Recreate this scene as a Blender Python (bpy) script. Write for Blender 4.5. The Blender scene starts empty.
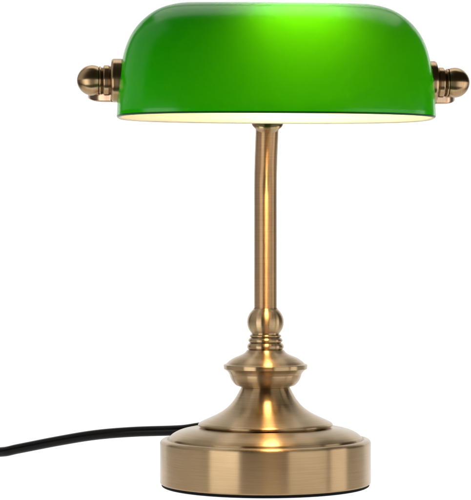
import bpy, bmesh, math
from mathutils import Vector, Matrix, noise

U = 0.0006                      # one photograph pixel at the lamp's axis, in metres
R = math.radians
scene = bpy.context.scene
col = scene.collection

# ------------------------------------------------------------------ camera
D, CAM_H = 2000, 234
cam_d = bpy.data.cameras.new('camera')
cam = bpy.data.objects.new('camera', cam_d)
col.objects.link(cam)
cam.location = (0, -D * U, CAM_H * U)
cam.rotation_euler = (R(90), 0, 0)
cam_d.sensor_width = 36
cam_d.lens = 36 * D / 500
cam_d.shift_x = -0.06
cam_d.clip_start = 0.01
cam_d.clip_end = 100
scene.camera = cam

# ------------------------------------------------------------------ world, lamps, exposure
world = bpy.data.worlds.new('World')
scene.world = world
world.use_nodes = True
bg = world.node_tree.nodes['Background']
bg.inputs['Color'].default_value = (1.0, 0.84, 0.64, 1)
bg.inputs['Strength'].default_value = 0.035

scene.view_settings.view_transform = 'Standard'
scene.view_settings.look = 'None'
scene.view_settings.exposure = 0
scene.view_settings.gamma = 1


def area(name, loc, target, sx, sy, radiance, color=(1, 1, 1)):
    d = bpy.data.lights.new(name, 'AREA')
    d.shape = 'RECTANGLE'
    d.size, d.size_y = sx, sy
    d.energy = radiance * math.pi * sx * sy
    d.color = color
    o = bpy.data.objects.new(name, d)
    col.objects.link(o)
    o.location = loc
    o.rotation_euler = (Vector(target) - Vector(loc)).to_track_quat('-Z', 'Y').to_euler()
    return o


def around(deg, r, z):           # azimuth from the camera's direction, seen from the lamp
    return (r * math.sin(R(deg)), -r * math.cos(R(deg)), z)


area('softbox', around(-92, 1.0, 1.45), (0, 0, 1.45), 1.10, 2.3, 0.80, (1, 0.99, 0.97))
area('softbox', around(-44, 0.95, -0.02), (0, 0, 0.0), 0.56, 0.62, 4.4, (1, 0.98, 0.96))
area('softbox', around(46, 1.0, -0.02), (0, 0, 0.0), 0.80, 0.62, 2.25, (1, 1, 0.97))
area('softbox', around(84, 1.0, -0.02), (0, 0, 0.0), 0.40, 0.62, 3.6, (1, 0.97, 0.96))
area('overhead_softbox', (0.05, 0.38, 1.10), (0.05, 0.36, 0), 1.1, 0.60, 2.0, (1, 0.99, 0.96))
# added lights, shining through the sheet from below and behind to whiten the background
area('sheet_fill_under', (0, 0.15, -0.30), (0, 0.15, 0), 1.8, 1.0, 1.75)
area('sheet_fill_behind', (0, 1.0, 0.45), (0, 0, 0.45), 1.9, 1.5, 2.05)


# ------------------------------------------------------------------ helpers
def obj(name, bm, mats, parent=None, smooth=True):
    me = bpy.data.meshes.new(name)
    bmesh.ops.recalc_face_normals(bm, faces=bm.faces[:])
    for f in bm.faces:
        f.smooth = smooth
    bm.to_mesh(me)
    bm.free()
    for m in (mats if isinstance(mats, (list, tuple)) else [mats]):
        me.materials.append(m)
    o = bpy.data.objects.new(name, me)
    col.objects.link(o)
    if parent:
        o.parent = parent
    return o


def fillet(pts, step=0.9):
    """polyline of (r, z, rounding) -> dense smooth profile"""
    P = [Vector((p[0], p[1])) for p in pts]
    t = [p[2] if len(p) > 2 else 0.5 for p in pts]
    out = [P[0]]
    for i in range(1, len(P) - 1):
        a, b, c = P[i - 1], P[i], P[i + 1]
        l1, l2 = (a - b).length, (c - b).length
        t1, t2 = min(t[i], l1 * 0.499), min(t[i], l2 * 0.499)
        p0, p2 = b + (a - b).normalized() * t1, b + (c - b).normalized() * t2
        for k in range(9):
            s = k / 8
            out.append(p0 * (1 - s) ** 2 + b * 2 * s * (1 - s) + p2 * s * s)
    out.append(P[-1])
    dense = [out[0]]
    for q in out[1:]:
        d = (q - dense[-1]).length
        if d < 1e-4:
            continue
        n = max(1, int(d / step))
        a = dense[-1].copy()
        for k in range(1, n + 1):
            dense.append(a.lerp(q, k / n))
    return dense


def lathe(prof, seg=160, axis='Z', cap0=False, cap1=False):
    bm = bmesh.new()
    rings = []
    for p in prof:
        r, h = p[0] * U, p[1] * U
        ring = []
        for k in range(seg):
            a = 2 * math.pi * k / seg
            x, y = r * math.cos(a), r * math.sin(a)
            ring.append(bm.verts.new((x, y, h) if axis == 'Z' else (h, x, y)))
        rings.append(ring)
    for i in range(len(rings) - 1):
        for k in range(seg):
            bm.faces.new((rings[i][k], rings[i][(k + 1) % seg], rings[i + 1][(k + 1) % seg], rings[i + 1][k]))
    if cap0:
        bm.faces.new(rings[0])
    if cap1:
        bm.faces.new(rings[-1])
    bmesh.ops.remove_doubles(bm, verts=bm.verts[:], dist=1e-7)
    return bm


def catmull(pts, n=12):
    P = [Vector(p) for p in pts]
    P = [P[0] * 2 - P[1]] + P + [P[-1] * 2 - P[-2]]
    out = []
    for i in range(1, len(P) - 2):
        p0, p1, p2, p3 = P[i - 1:i + 3]
        for k in range(n):
            t = k / n
            out.append(0.5 * ((2 * p1) + (p2 - p0) * t + (2 * p0 - 5 * p1 + 4 * p2 - p3) * t * t
                              + (3 * p1 - p0 - 3 * p2 + p3) * t ** 3))
    out.append(P[-2])
    return out


def sweep(path, section, cap=True, up=Vector((0, 0, 1)), tall=None):
    """sweep a closed section (list of (side, up)) along a path given in px units"""
    bm = bmesh.new()
    rings = []
    n = len(path)
    for i, p in enumerate(path):
        t = (path[min(i + 1, n - 1)] - path[max(i - 1, 0)]).normalized()
        s = t.cross(up).normalized()
        w = s.cross(t).normalized()
        rings.append([bm.verts.new((p + s * a + w * b * (tall[i] if tall else 1)) * U) for a, b in section])
    m = len(section)
    for i in range(n - 1):
        for k in range(m):
            bm.faces.new((rings[i][k], rings[i][(k + 1) % m], rings[i + 1][(k + 1) % m], rings[i + 1][k]))
    if cap:
        bm.faces.new(rings[0])
        bm.faces.new(rings[-1])
    return bm


def circle(r, n=32):
    return [(r * math.cos(2 * math.pi * k / n), r * math.sin(2 * math.pi * k / n)) for k in range(n)]


# ------------------------------------------------------------------ materials
def new_mat(name):
    m = bpy.data.materials.new(name)
    m.use_nodes = True
    nt = m.node_tree
    return m, nt, nt.nodes['Principled BSDF'], nt.nodes['Material Output']


def brass(name, axis, rough=0.32, aniso=1.0, tint=(0.375, 0.268, 0.15)):
    m, nt, p, out = new_mat(name)
    N, L = nt.nodes, nt.links
    p.inputs['Metallic'].default_value = 1
    p.inputs['Anisotropic'].default_value = aniso
    p.inputs['Anisotropic Rotation'].default_value = 0.25
    tan = N.new('ShaderNodeTangent')
    tan.direction_type = 'RADIAL'
    tan.axis = axis
    L.new(tan.outputs['Tangent'], p.inputs['Tangent'])
    # lathe brushing: hair lines that run round the axis, broken up along their length
    tc = N.new('ShaderNodeTexCoord')
    mp = N.new('ShaderNodeMapping')
    s_along, s_round = 2600, 45
    mp.inputs['Scale'].default_value = (s_round, s_round, s_along) if axis == 'Z' else (s_along, s_round, s_round)
    L.new(tc.outputs['Object'], mp.inputs['Vector'])
    no = N.new('ShaderNodeTexNoise')
    no.inputs['Scale'].default_value = 1
    no.inputs['Detail'].default_value = 3
    L.new(mp.outputs['Vector'], no.inputs['Vector'])
    # slow unevenness of the antique finish
    n2 = N.new('ShaderNodeTexNoise')
    n2.inputs['Scale'].default_value = 70
    n2.inputs['Detail'].default_value = 4
    L.new(tc.outputs['Object'], n2.inputs['Vector'])
    add = N.new('ShaderNodeMath')
    add.operation = 'MULTIPLY_ADD'
    add.inputs[1].default_value = 0.30
    L.new(n2.outputs['Fac'], add.inputs[0])
    sc = N.new('ShaderNodeMath')
    sc.operation = 'MULTIPLY'
    sc.inputs[1].default_value = 0.70
    L.new(no.outputs['Fac'], sc.inputs[0])
    L.new(sc.outputs[0], add.inputs[2])
    ramp = N.new('ShaderNodeValToRGB')
    e = ramp.color_ramp.elements
    e[0].position, e[1].position = 0.30, 0.70
    e[0].color = (tint[0] * 0.87, tint[1] * 0.84, tint[2] * 0.79, 1)
    e[1].color = (tint[0] * 1.10, tint[1] * 1.12, tint[2] * 1.18, 1)
    L.new(add.outputs[0], ramp.inputs['Fac'])
    L.new(ramp.outputs['Color'], p.inputs['Base Color'])
    rr = N.new('ShaderNodeMapRange')
    rr.inputs['To Min'].default_value = rough - 0.03
    rr.inputs['To Max'].default_value = rough + 0.03
    L.new(no.outputs['Fac'], rr.inputs['Value'])
    L.new(rr.outputs['Result'], p.inputs['Roughness'])
    bp = N.new('ShaderNodeBump')
    bp.inputs['Strength'].default_value = 0.03
    bp.inputs['Distance'].default_value = 0.0002
    L.new(no.outputs['Fac'], bp.inputs['Height'])
    L.new(bp.outputs['Normal'], p.inputs['Normal'])
    return m


brass_z = brass('antique_brass_turned', 'Z')
brass_tube = brass('antique_brass_tube', 'Z', rough=0.48, aniso=1.0, tint=(0.46, 0.295, 0.16))  # orange tint puts the bulb's warm light on the stem into the colour
brass_x = brass('antique_brass_knob', 'X', rough=0.30, aniso=0.85, tint=(0.34, 0.235, 0.13))
brass_yoke = brass('antique_brass_yoke', 'X', rough=0.3, aniso=0.0, tint=(0.40, 0.28, 0.19))


def plain(name, color, rough, spec=0.5):
    m, nt, p, out = new_mat(name)
    p.inputs['Base Color'].default_value = (*color, 1)
    p.inputs['Roughness'].default_value = rough
    p.inputs['Specular IOR Level'].default_value = spec
    return m, nt, p


rubber, _nt, _p = plain('black_rubber', (0.003, 0.003, 0.003), 0.7, 0.1)
cord_mat, nt, p = plain('black_pvc_cord', (0.002, 0.0016, 0.0014), 0.30, 0.10)
nn = nt.nodes.new('ShaderNodeTexNoise')
nn.inputs['Scale'].default_value = 300
bb = nt.nodes.new('ShaderNodeBump')
bb.inputs['Strength'].default_value = 0.035
bb.inputs['Distance'].default_value = 0.0005
nt.links.new(nn.outputs['Fac'], bb.inputs['Height'])
nt.links.new(bb.outputs['Normal'], p.inputs['Normal'])


def glass_outer():
    m, nt, p, out = new_mat('green_cased_glass')
    N, L = nt.nodes, nt.links
    p.inputs['Base Color'].default_value = (0.0, 0.28, 0.0, 1)
    p.inputs['Roughness'].default_value = 0.2
    p.inputs['IOR'].default_value = 1.5
    p.inputs['Specular IOR Level'].default_value = 0.2
    tc = N.new('ShaderNodeTexCoord')
    no = N.new('ShaderNodeTexNoise')          # faint waviness of blown glass
    no.inputs['Scale'].default_value = 14
    no.inputs['Detail'].default_value = 1
    L.new(tc.outputs['Object'], no.inputs['Vector'])
    bp = N.new('ShaderNodeBump')
    bp.inputs['Strength'].default_value = 0.035
    bp.inputs['Distance'].default_value = 0.002
    L.new(no.outputs['Fac'], bp.inputs['Height'])
    L.new(bp.outputs['Normal'], p.inputs['Normal'])
    tr = N.new('ShaderNodeBsdfTranslucent')
    tr.inputs['Color'].default_value = (0.0155, 0.098, 0.0003, 1)
    ad = N.new('ShaderNodeAddShader')
    L.new(p.outputs[0], ad.inputs[0])
    L.new(tr.outputs[0], ad.inputs[1])
    L.new(ad.outputs[0], out.inputs['Surface'])
    return m


def opal(name, color, trans):
    m, nt, p, out = new_mat(name)
    N, L = nt.nodes, nt.links
    p.inputs['Base Color'].default_value = (*color, 1)
    p.inputs['Roughness'].default_value = 0.25
    tr = N.new('ShaderNodeBsdfTranslucent')
    tr.inputs['Color'].default_value = (*color, 1)
    mx = N.new('ShaderNodeMixShader')
    mx.inputs['Fac'].default_value = trans
    L.new(p.outputs[0], mx.inputs[1])
    L.new(tr.outputs[0], mx.inputs[2])
    L.new(mx.outputs[0], out.inputs['Surface'])
    return m


green = glass_outer()
white = opal('white_opal_lining', (0.68, 0.63, 0.565), 0.4)
rim_mat, _nt, _p = plain('green_glass_rim', (0.001, 0.055, 0.003), 0.25, 0.12)
ceramic, _nt, _p = plain('white_socket', (0.75, 0.73, 0.68), 0.4)

bulb_mat, nt, p, out = new_mat('lit_frosted_bulb')
em = nt.nodes.new('ShaderNodeEmission')
em.inputs['Color'].default_value = (1.0, 0.66, 0.34, 1)
em.inputs['Strength'].default_value = 165
nt.links.new(em.outputs[0], out.inputs['Surface'])

sheet_mat, nt, p, out = new_mat('white_acrylic_sheet')
tr = nt.nodes.new('ShaderNodeBsdfTranslucent')
tr.inputs['Color'].default_value = (0.92, 0.92, 0.92, 1)
di = nt.nodes.new('ShaderNodeBsdfDiffuse')
di.inputs['Color'].default_value = (0.88, 0.88, 0.88, 1)
mx = nt.nodes.new('ShaderNodeMixShader')
mx.inputs['Fac'].default_value = 0.7
nt.links.new(di.outputs[0], mx.inputs[1])
nt.links.new(tr.outputs[0], mx.inputs[2])
nt.links.new(mx.outputs[0], out.inputs['Surface'])

# ------------------------------------------------------------------ setting: white translucent sweep
prof = [(-0.14, 0.0)] + [(-0.14 + 0.44 * k / 20, 0.0) for k in range(1, 21)]
RC = 0.30
for k in range(1, 25):
    a = math.pi / 2 * k / 24
    prof.append((0.30 + RC * math.sin(a), RC - RC * math.cos(a)))
for k in range(1, 11):
    prof.append((0.60, RC + 0.6 * k / 10))
bm = bmesh.new()
rows = [[bm.verts.new((-0.50 + 1.0 * j / 8, y, z)) for j in range(9)] for y, z in prof]
for i in range(len(rows) - 1):
    for j in range(8):
        bm.faces.new((rows[i][j], rows[i][j + 1], rows[i + 1][j + 1], rows[i + 1][j]))
sheet = obj('backdrop', bm, sheet_mat)
sheet['kind'] = 'structure'
FLOOR = -1.8
sheet.location.z = FLOOR * U

# ------------------------------------------------------------------ the lamp
lamp = bpy.data.objects.new('desk_lamp', None)
col.objects.link(lamp)
lamp.empty_display_size = 0.05
lamp['label'] = 'banker desk lamp with glossy green glass shade and antique brass stem and round base'
lamp['category'] = 'lamp'

# foot: black pad, drum, domed tier
obj('foot_pad', lathe(fillet([(60, FLOOR + 0.02), (102.3, FLOOR + 0.02, 0.6), (103.9, FLOOR + 0.9, 0.7), (103.9, 4.5)]), cap0=True, cap1=True), rubber, lamp)
foot = fillet([
    (60, 1.3), (104.4, 1.3, 0.4), (105.4, 2.4, 0.6), (105.4, 42.9, 1.8), (103.2, 45.1, 1.2), (98.8, 45.3, 0.5), (97.9, 44.0, 0.3), (97.2, 44.4, 0.3),
    (96.4, 47.0, 0.7), (93.2, 50.2, 3), (86, 53.9, 5), (75, 56.2, 4), (66, 57.0, 0.6), (64.0, 58.6), ])
obj('base', lathe(foot, 224), brass_z, lamp)
# bell: the sweeping cone above it
bell = fillet([
    (63.0, 56.4), (64.6, 57.2, 0.3), (64.9, 58.0, 0.3), (67.0, 58.5, 0.4), (67.5, 60.0, 0.6), (65.8, 61.8, 1.0), (58.5, 65.2, 5), (46.5, 70.6, 6), (37.0, 77.4, 6), (30.3, 85.5, 6),
    (25.8, 94, 4), (24.0, 97.2, 0.8), (21.0, 97.6), ])
obj('bell', lathe(bell), brass_z, lamp)
# waist collar: dark groove, bowl, sharp rim, ogee shoulder
collar = fillet([
    (20, 94.5), (21.8, 94.8, 0.4), (21.8, 96.6, 0.4), (25.0, 97.3, 0.8), (30.2, 99.2, 2.0), (33.6, 103.2, 2.5), (35.4, 107.4, 1.6), (35.9, 109.6, 0.6),
    (36.2, 110.0, 0.3), (37.4, 112.2, 1.2), (40.2, 114.6, 0.8), (41.7, 115.2, 0.4), (41.9, 119.2, 0.5), (40.6, 120.0, 0.4), (39.4, 120.1, 0.3),
    (37.2, 122.6, 2), (32.0, 126.2, 3), (25.2, 128.8, 3), (20.6, 131.2, 2), (18.4, 134.2, 0.5), (15.5, 134.6)])
obj('collar', lathe(collar), brass_z, lamp)
for z0, h, r in ((134.2, 7.0, 18.3), (141.2, 5.4, 17.1), (146.6, 3.4, 15.9)):
    obj('ring', lathe(fillet([(13.5, z0 - 0.3), (r - 1.6, z0, 0.6), (r, z0 + h * 0.28, 1.2), (r, z0 + h * 0.62, 1.2), (r - 1.6, z0 + h - 0.3, 0.6),
                              (13.5, z0 + h)])), brass_z, lamp)
ball = [(14.3, 149.2)] + [(18.3 * math.cos(a), 162.0 + 17.2 * math.sin(a)) for a in [R(-41 + 89 * k / 30) for k in range(31)]]
ball += [(11.9, 175.8)]
obj('ball', lathe(ball), brass_z, lamp)

# stem: straight tube that leans gently forward towards its top
YAW = R(4.4)
fwd = Vector((math.sin(YAW), -math.cos(YAW), 0))
path, pos, ang = [], Vector((0, 0, 172)), 0.0
while pos.z < 355.4:
    path.append(pos.copy())
    u = min(1.0, max(0.0, (pos.z - 284) / 52))
    ang = R(27) * u * u * (3 - 2 * u)
    pos = pos + (Vector((0, 0, 1)) * math.cos(ang) + fwd * math.sin(ang)) * 1.5
path.append(pos.copy())
obj('stem', sweep(path, circle(11.3, 96), up=Vector((0, 1, 0))), brass_tube, lamp)
head = path[-1]

# flange at the stem's top, tucked behind the shade's back rim
fl = lathe(fillet([(9, -3), (11.5, -3, 0.4), (12.3, -1.5, 0.6), (15.4, 1.8, 1.0), (15.8, 3.6, 0.6), (15.4, 5.0, 0.6), (10, 6.5)]), 96, cap1=True)
flange = obj('flange', fl, brass_z, lamp)
flange.location = head * U
flange.rotation_euler = (R(24), 0, YAW)

# ------------------------------------------------------------------ head: everything turned about the stem's top
RIM_Z = 358.4
turn = Matrix.Rotation(YAW, 4, 'Z')
head_xy = Vector((head.x, head.y, 0))
ctr = Vector((0, 0, 0)) + fwd * 132 + Vector((0, 0, 0))     # shade centre in plan


def place(o, z):
    o.location = Vector((ctr.x, ctr.y, z)) * U
    o.rotation_euler = (0, 0, YAW)


A, B, CH, TH = 148.8, 77.0, 106.5, 4.0
TAB = [(0, 1.0), (9, .996), (17.5, .989), (26.7, .972), (35.5, .950), (44.4, .915), (53, .866), (61.6, .804), (70, .735), (78.5, .648), (90, .525)]


def fx(deg):
    P = [TAB[0]] + TAB + [(101.5, .40)]
    P[0] = (-9, 1.004)
    for i in range(1, len(P) - 2):
        if P[i][0] <= deg <= P[i + 1][0] + 1e-9:
            x0, x1 = P[i][0], P[i + 1][0]
            t = (deg - x0) / (x1 - x0)
            m0 = (P[i + 1][1] - P[i - 1][1]) / (P[i + 1][0] - P[i - 1][0]) * (x1 - x0)
            m1 = (P[i + 2][1] - P[i][1]) / (P[i + 2][0] - P[i][0]) * (x1 - x0)
            return ((2 * t ** 3 - 3 * t * t + 1) * P[i][1] + (t ** 3 - 2 * t * t + t) * m0
                    + (-2 * t ** 3 + 3 * t * t) * P[i + 1][1] + (t ** 3 - t * t) * m1)
    return P[-2][1]


def plan(n_quarter, a, b, n=2.7):
    dense = [Vector((a * math.cos(t) ** (2 / n), b * math.sin(t) ** (2 / n))) for t in
             [math.pi / 2 * (k / 4000) for k in range(4001)] if True]
    dense[-1] = Vector((0, b))
    L = [0]
    for i in range(1, len(dense)):
        L.append(L[-1] + (dense[i] - dense[i - 1]).length)
    q, j = [], 0
    for k in range(n_quarter + 1):
        s = L[-1] * k / n_quarter
        while j < len(L) - 2 and L[j + 1] < s:
            j += 1
        f = (s - L[j]) / max(1e-9, L[j + 1] - L[j])
        q.append(dense[j].lerp(dense[j + 1], f))
    q[0], q[-1] = Vector((a, 0)), Vector((0, b))
    full = q[:-1] + [Vector((-p.x, p.y)) for p in q[::-1][:-1]] + [Vector((-p.x, -p.y)) for p in q[:-1]] + [Vector((p.x, -p.y)) for p in q[::-1][:-1]]
    return full


NQ, NP = 40, 44
bm = bmesh.new()


def dome(t):
    rings = []
    pl = plan(NQ, A - t, B - t)
    for i in range(NP + 1):
        ph = 90 * i / NP
        kx = fx(ph)
        ky = math.cos(R(ph)) ** 0.92 if i < NP else 0.0
        z = (CH - t) * math.sin(R(ph))
        rings.append([bm.verts.new((p.x * kx * U, p.y * ky * U, z * U)) for p in pl])
    return rings


outer, inner = dome(0.0), dome(TH)
n = len(outer[0])


def skin(r0, r1, mi):
    for k in range(n):
        f = bm.faces.new((r0[k], r0[(k + 1) % n], r1[(k + 1) % n], r1[k]))
        f.material_index = mi


for rg, mi in ((outer, 0), (inner, 1)):
    for i in range(NP):
        skin(rg[i], rg[i + 1], mi)
# rounded, ground rim between the two skins
mid = []
for q, drop in ((0.12, 0.9), (0.35, 1.7), (0.65, 1.7), (0.88, 0.9)):
    mid.append([bm.verts.new((o.co.lerp(i_.co, q)) - Vector((0, 0, drop * U))) for o, i_ in zip(outer[0], inner[0])])
chain = [outer[0]] + mid + [inner[0]]
for q_, (a_, b_) in enumerate(zip(chain[:-1], chain[1:])):
    skin(a_, b_, 2 if q_ < 2 else 1)
bmesh.ops.remove_doubles(bm, verts=bm.verts[:], dist=1e-6)
bmesh.ops.dissolve_degenerate(bm, dist=1e-7, edges=bm.edges[:])
shade = obj('lamp_shade', bm, [green, white, rim_mat], lamp)
place(shade, RIM_Z)

# pivot knobs at both ends
PIV = 33.0                                   # pivot height above the rim
for s in (1, -1):
    root_prof = fillet([(3, 147.0), (20.2, 147.0, 0.8), (20.9, 148.0, 0.8), (20.9, 156.2, 1.2), (19.4, 157.8, 0.8), (15.0, 158.2, 0.5),
                        (13.2, 158.9, 0.4), (14.6, 160.0, 0.8), (14.6, 164.6, 0.8), (12.6, 165.8, 0.4), (11.0, 166.5, 0.3), (13.4, 167.5, 0.6),
                        (13.6, 169.0, 0.6), (11.4, 170.0, 0.4), (10.6, 170.8, 0.3), (10.6, 173.0)])
    root_prof = [Vector((p.x * 0.975, (p.y - 147) * 0.975 + 143.3)) for p in root_prof]
    prof_k = [(p.x, p.y * s) for p in root_prof]
    kb = obj('pivot', lathe(prof_k, 96, axis='X', cap0=True, cap1=True), brass_x, lamp)
    place(kb, RIM_Z + PIV)
    if s > 0:
        kb.location -= Vector((math.cos(YAW), math.sin(YAW), 0)) * (3.2 * U)
    bc = 171.4
    prof_b = [(14.2 * math.sin(R(a)) + 1e-4, (bc - 14.2 * math.cos(R(a))) * s) for a in [66 + 114 * k / 40 for k in range(41)]]
    ko = obj('knob', lathe(prof_b, 96, axis='X'), brass_x, kb)

# yoke: flat bar bowed round the back of the shade from knob to knob, seated on the flange
yp = []
half = [(-152, 0), (-166, 6), (-173, 22), (-170, 42), (-156, 64), (-128, 84), (-90, 98), (-45, 105), (0, 107)]
full = half + [(-x - (3.2 if x < -100 else 0), y) for x, y in half[::-1][1:]]
zs = [PIV - 4, PIV - 3.5, PIV - 2.5, PIV - 2, PIV - 2, PIV - 3, PIV - 4, PIV - 6, PIV - 7]
zs = zs + zs[::-1][1:]
hs = [1.04, 1.02, 0.86, 0.78, 0.80, 0.84, 0.86, 0.9, 0.9]
hs = hs + hs[::-1][1:]
path = catmull([Vector((x, y, z)) for (x, y), z in zip(full, zs)], 10)
tall = [v.x for v in catmull([Vector((h, 0, 0)) for h in hs], 10)]
sec = []
w_, h_, r_ = 2.6, 15.5, 2.0
for cx, cy, a0 in ((w_ - r_, h_ - r_, 0), (-w_ + r_, h_ - r_, 90), (-w_ + r_, -h_ + r_, 180), (w_ - r_, -h_ + r_, 270)):
    for k in range(5):
        a = R(a0 + 22.5 * k)
        sec.append((cx + r_ * math.cos(a), cy + r_ * math.sin(a)))
yoke = obj('yoke', sweep(path, sec, tall=tall), brass_yoke, lamp)
place(yoke, RIM_Z)
# neck from flange to yoke, black to stand in for the flange's shaded opening
nk = lathe(fillet([(7.0, 0), (7.0, 0.1), (7.0, 30, 3), (1, 33)]), 48, cap0=True, cap1=True)
neck = obj('dark_opening_neck', nk, rubber, lamp)
neck.location = (head + Vector((1.5, -6.0, 2.0))) * U
# lamp holder through the back of the shade, and its bulb lying along the shade
hold = lathe(fillet([(9, -76), (9, -60, 0.5), (13, -59, 0.8), (13, -14, 1.0), (9.5, -13, 0.6), (9.5, -10)]), 48, axis='X', cap0=True, cap1=True)
holder = obj('lamp_holder', hold, ceramic, lamp)
place(holder, RIM_Z + 75)
holder.location += Vector((math.cos(YAW), math.sin(YAW), 0)) * (-14 * U) + fwd * (14 * U)
br = obj('bracket', sweep(catmull([Vector((-70, 2, -3)), Vector((-76, 34, -8)), Vector((-82, 62, -24)), Vector((-86, 84, -36))], 8), circle(4, 20)), brass_yoke, holder)
bprof = fillet([(8.0, -11), (8.4, -4, 2), (14.0, 8, 6), (15.0, 40, 7), (12.0, 68, 5), (6, 77, 3), (0.01, 79.5)])
bulb = obj('light_bulb', lathe(bprof, 48, axis='X', cap0=True), bulb_mat, holder)

# ------------------------------------------------------------------ mains cord
def at(px, py, depth):                        # photograph pixel at a depth (px units from the camera)
    return Vector(((px - 265.5) * depth / D, depth - D, CAM_H - (py - 250) * depth / D))


cp = [Vector((-8, 99, 20)), Vector((-22, 116, 27)), Vector((-48, 128, 38)), at(205, 427.5, 2125), at(180, 430.2, 2130), at(134, 431.8, 2148),
      at(95, 435.0, 2170), at(57, 441.2, 2198), at(19, 448.6, 2228), at(0, 452.0, 2246)]
last = cp[-1]
cp += [Vector((last.x - 42, last.y + 40, 4.4)), Vector((last.x - 110, last.y + 95, 3.8)), Vector((last.x - 240, last.y + 170, 3.8)), Vector((last.x - 430, last.y + 210, 3.8))]
cord = obj('power_cord', sweep(catmull(cp, 14), circle(5.5, 24)), cord_mat, lamp)
relief = obj('cord_grip', sweep([Vector((-7.0, 96, 19.2)), Vector((-8.5, 101, 20.5)), Vector((-13, 107, 22.5))], circle(7.6, 24)), rubber, lamp)
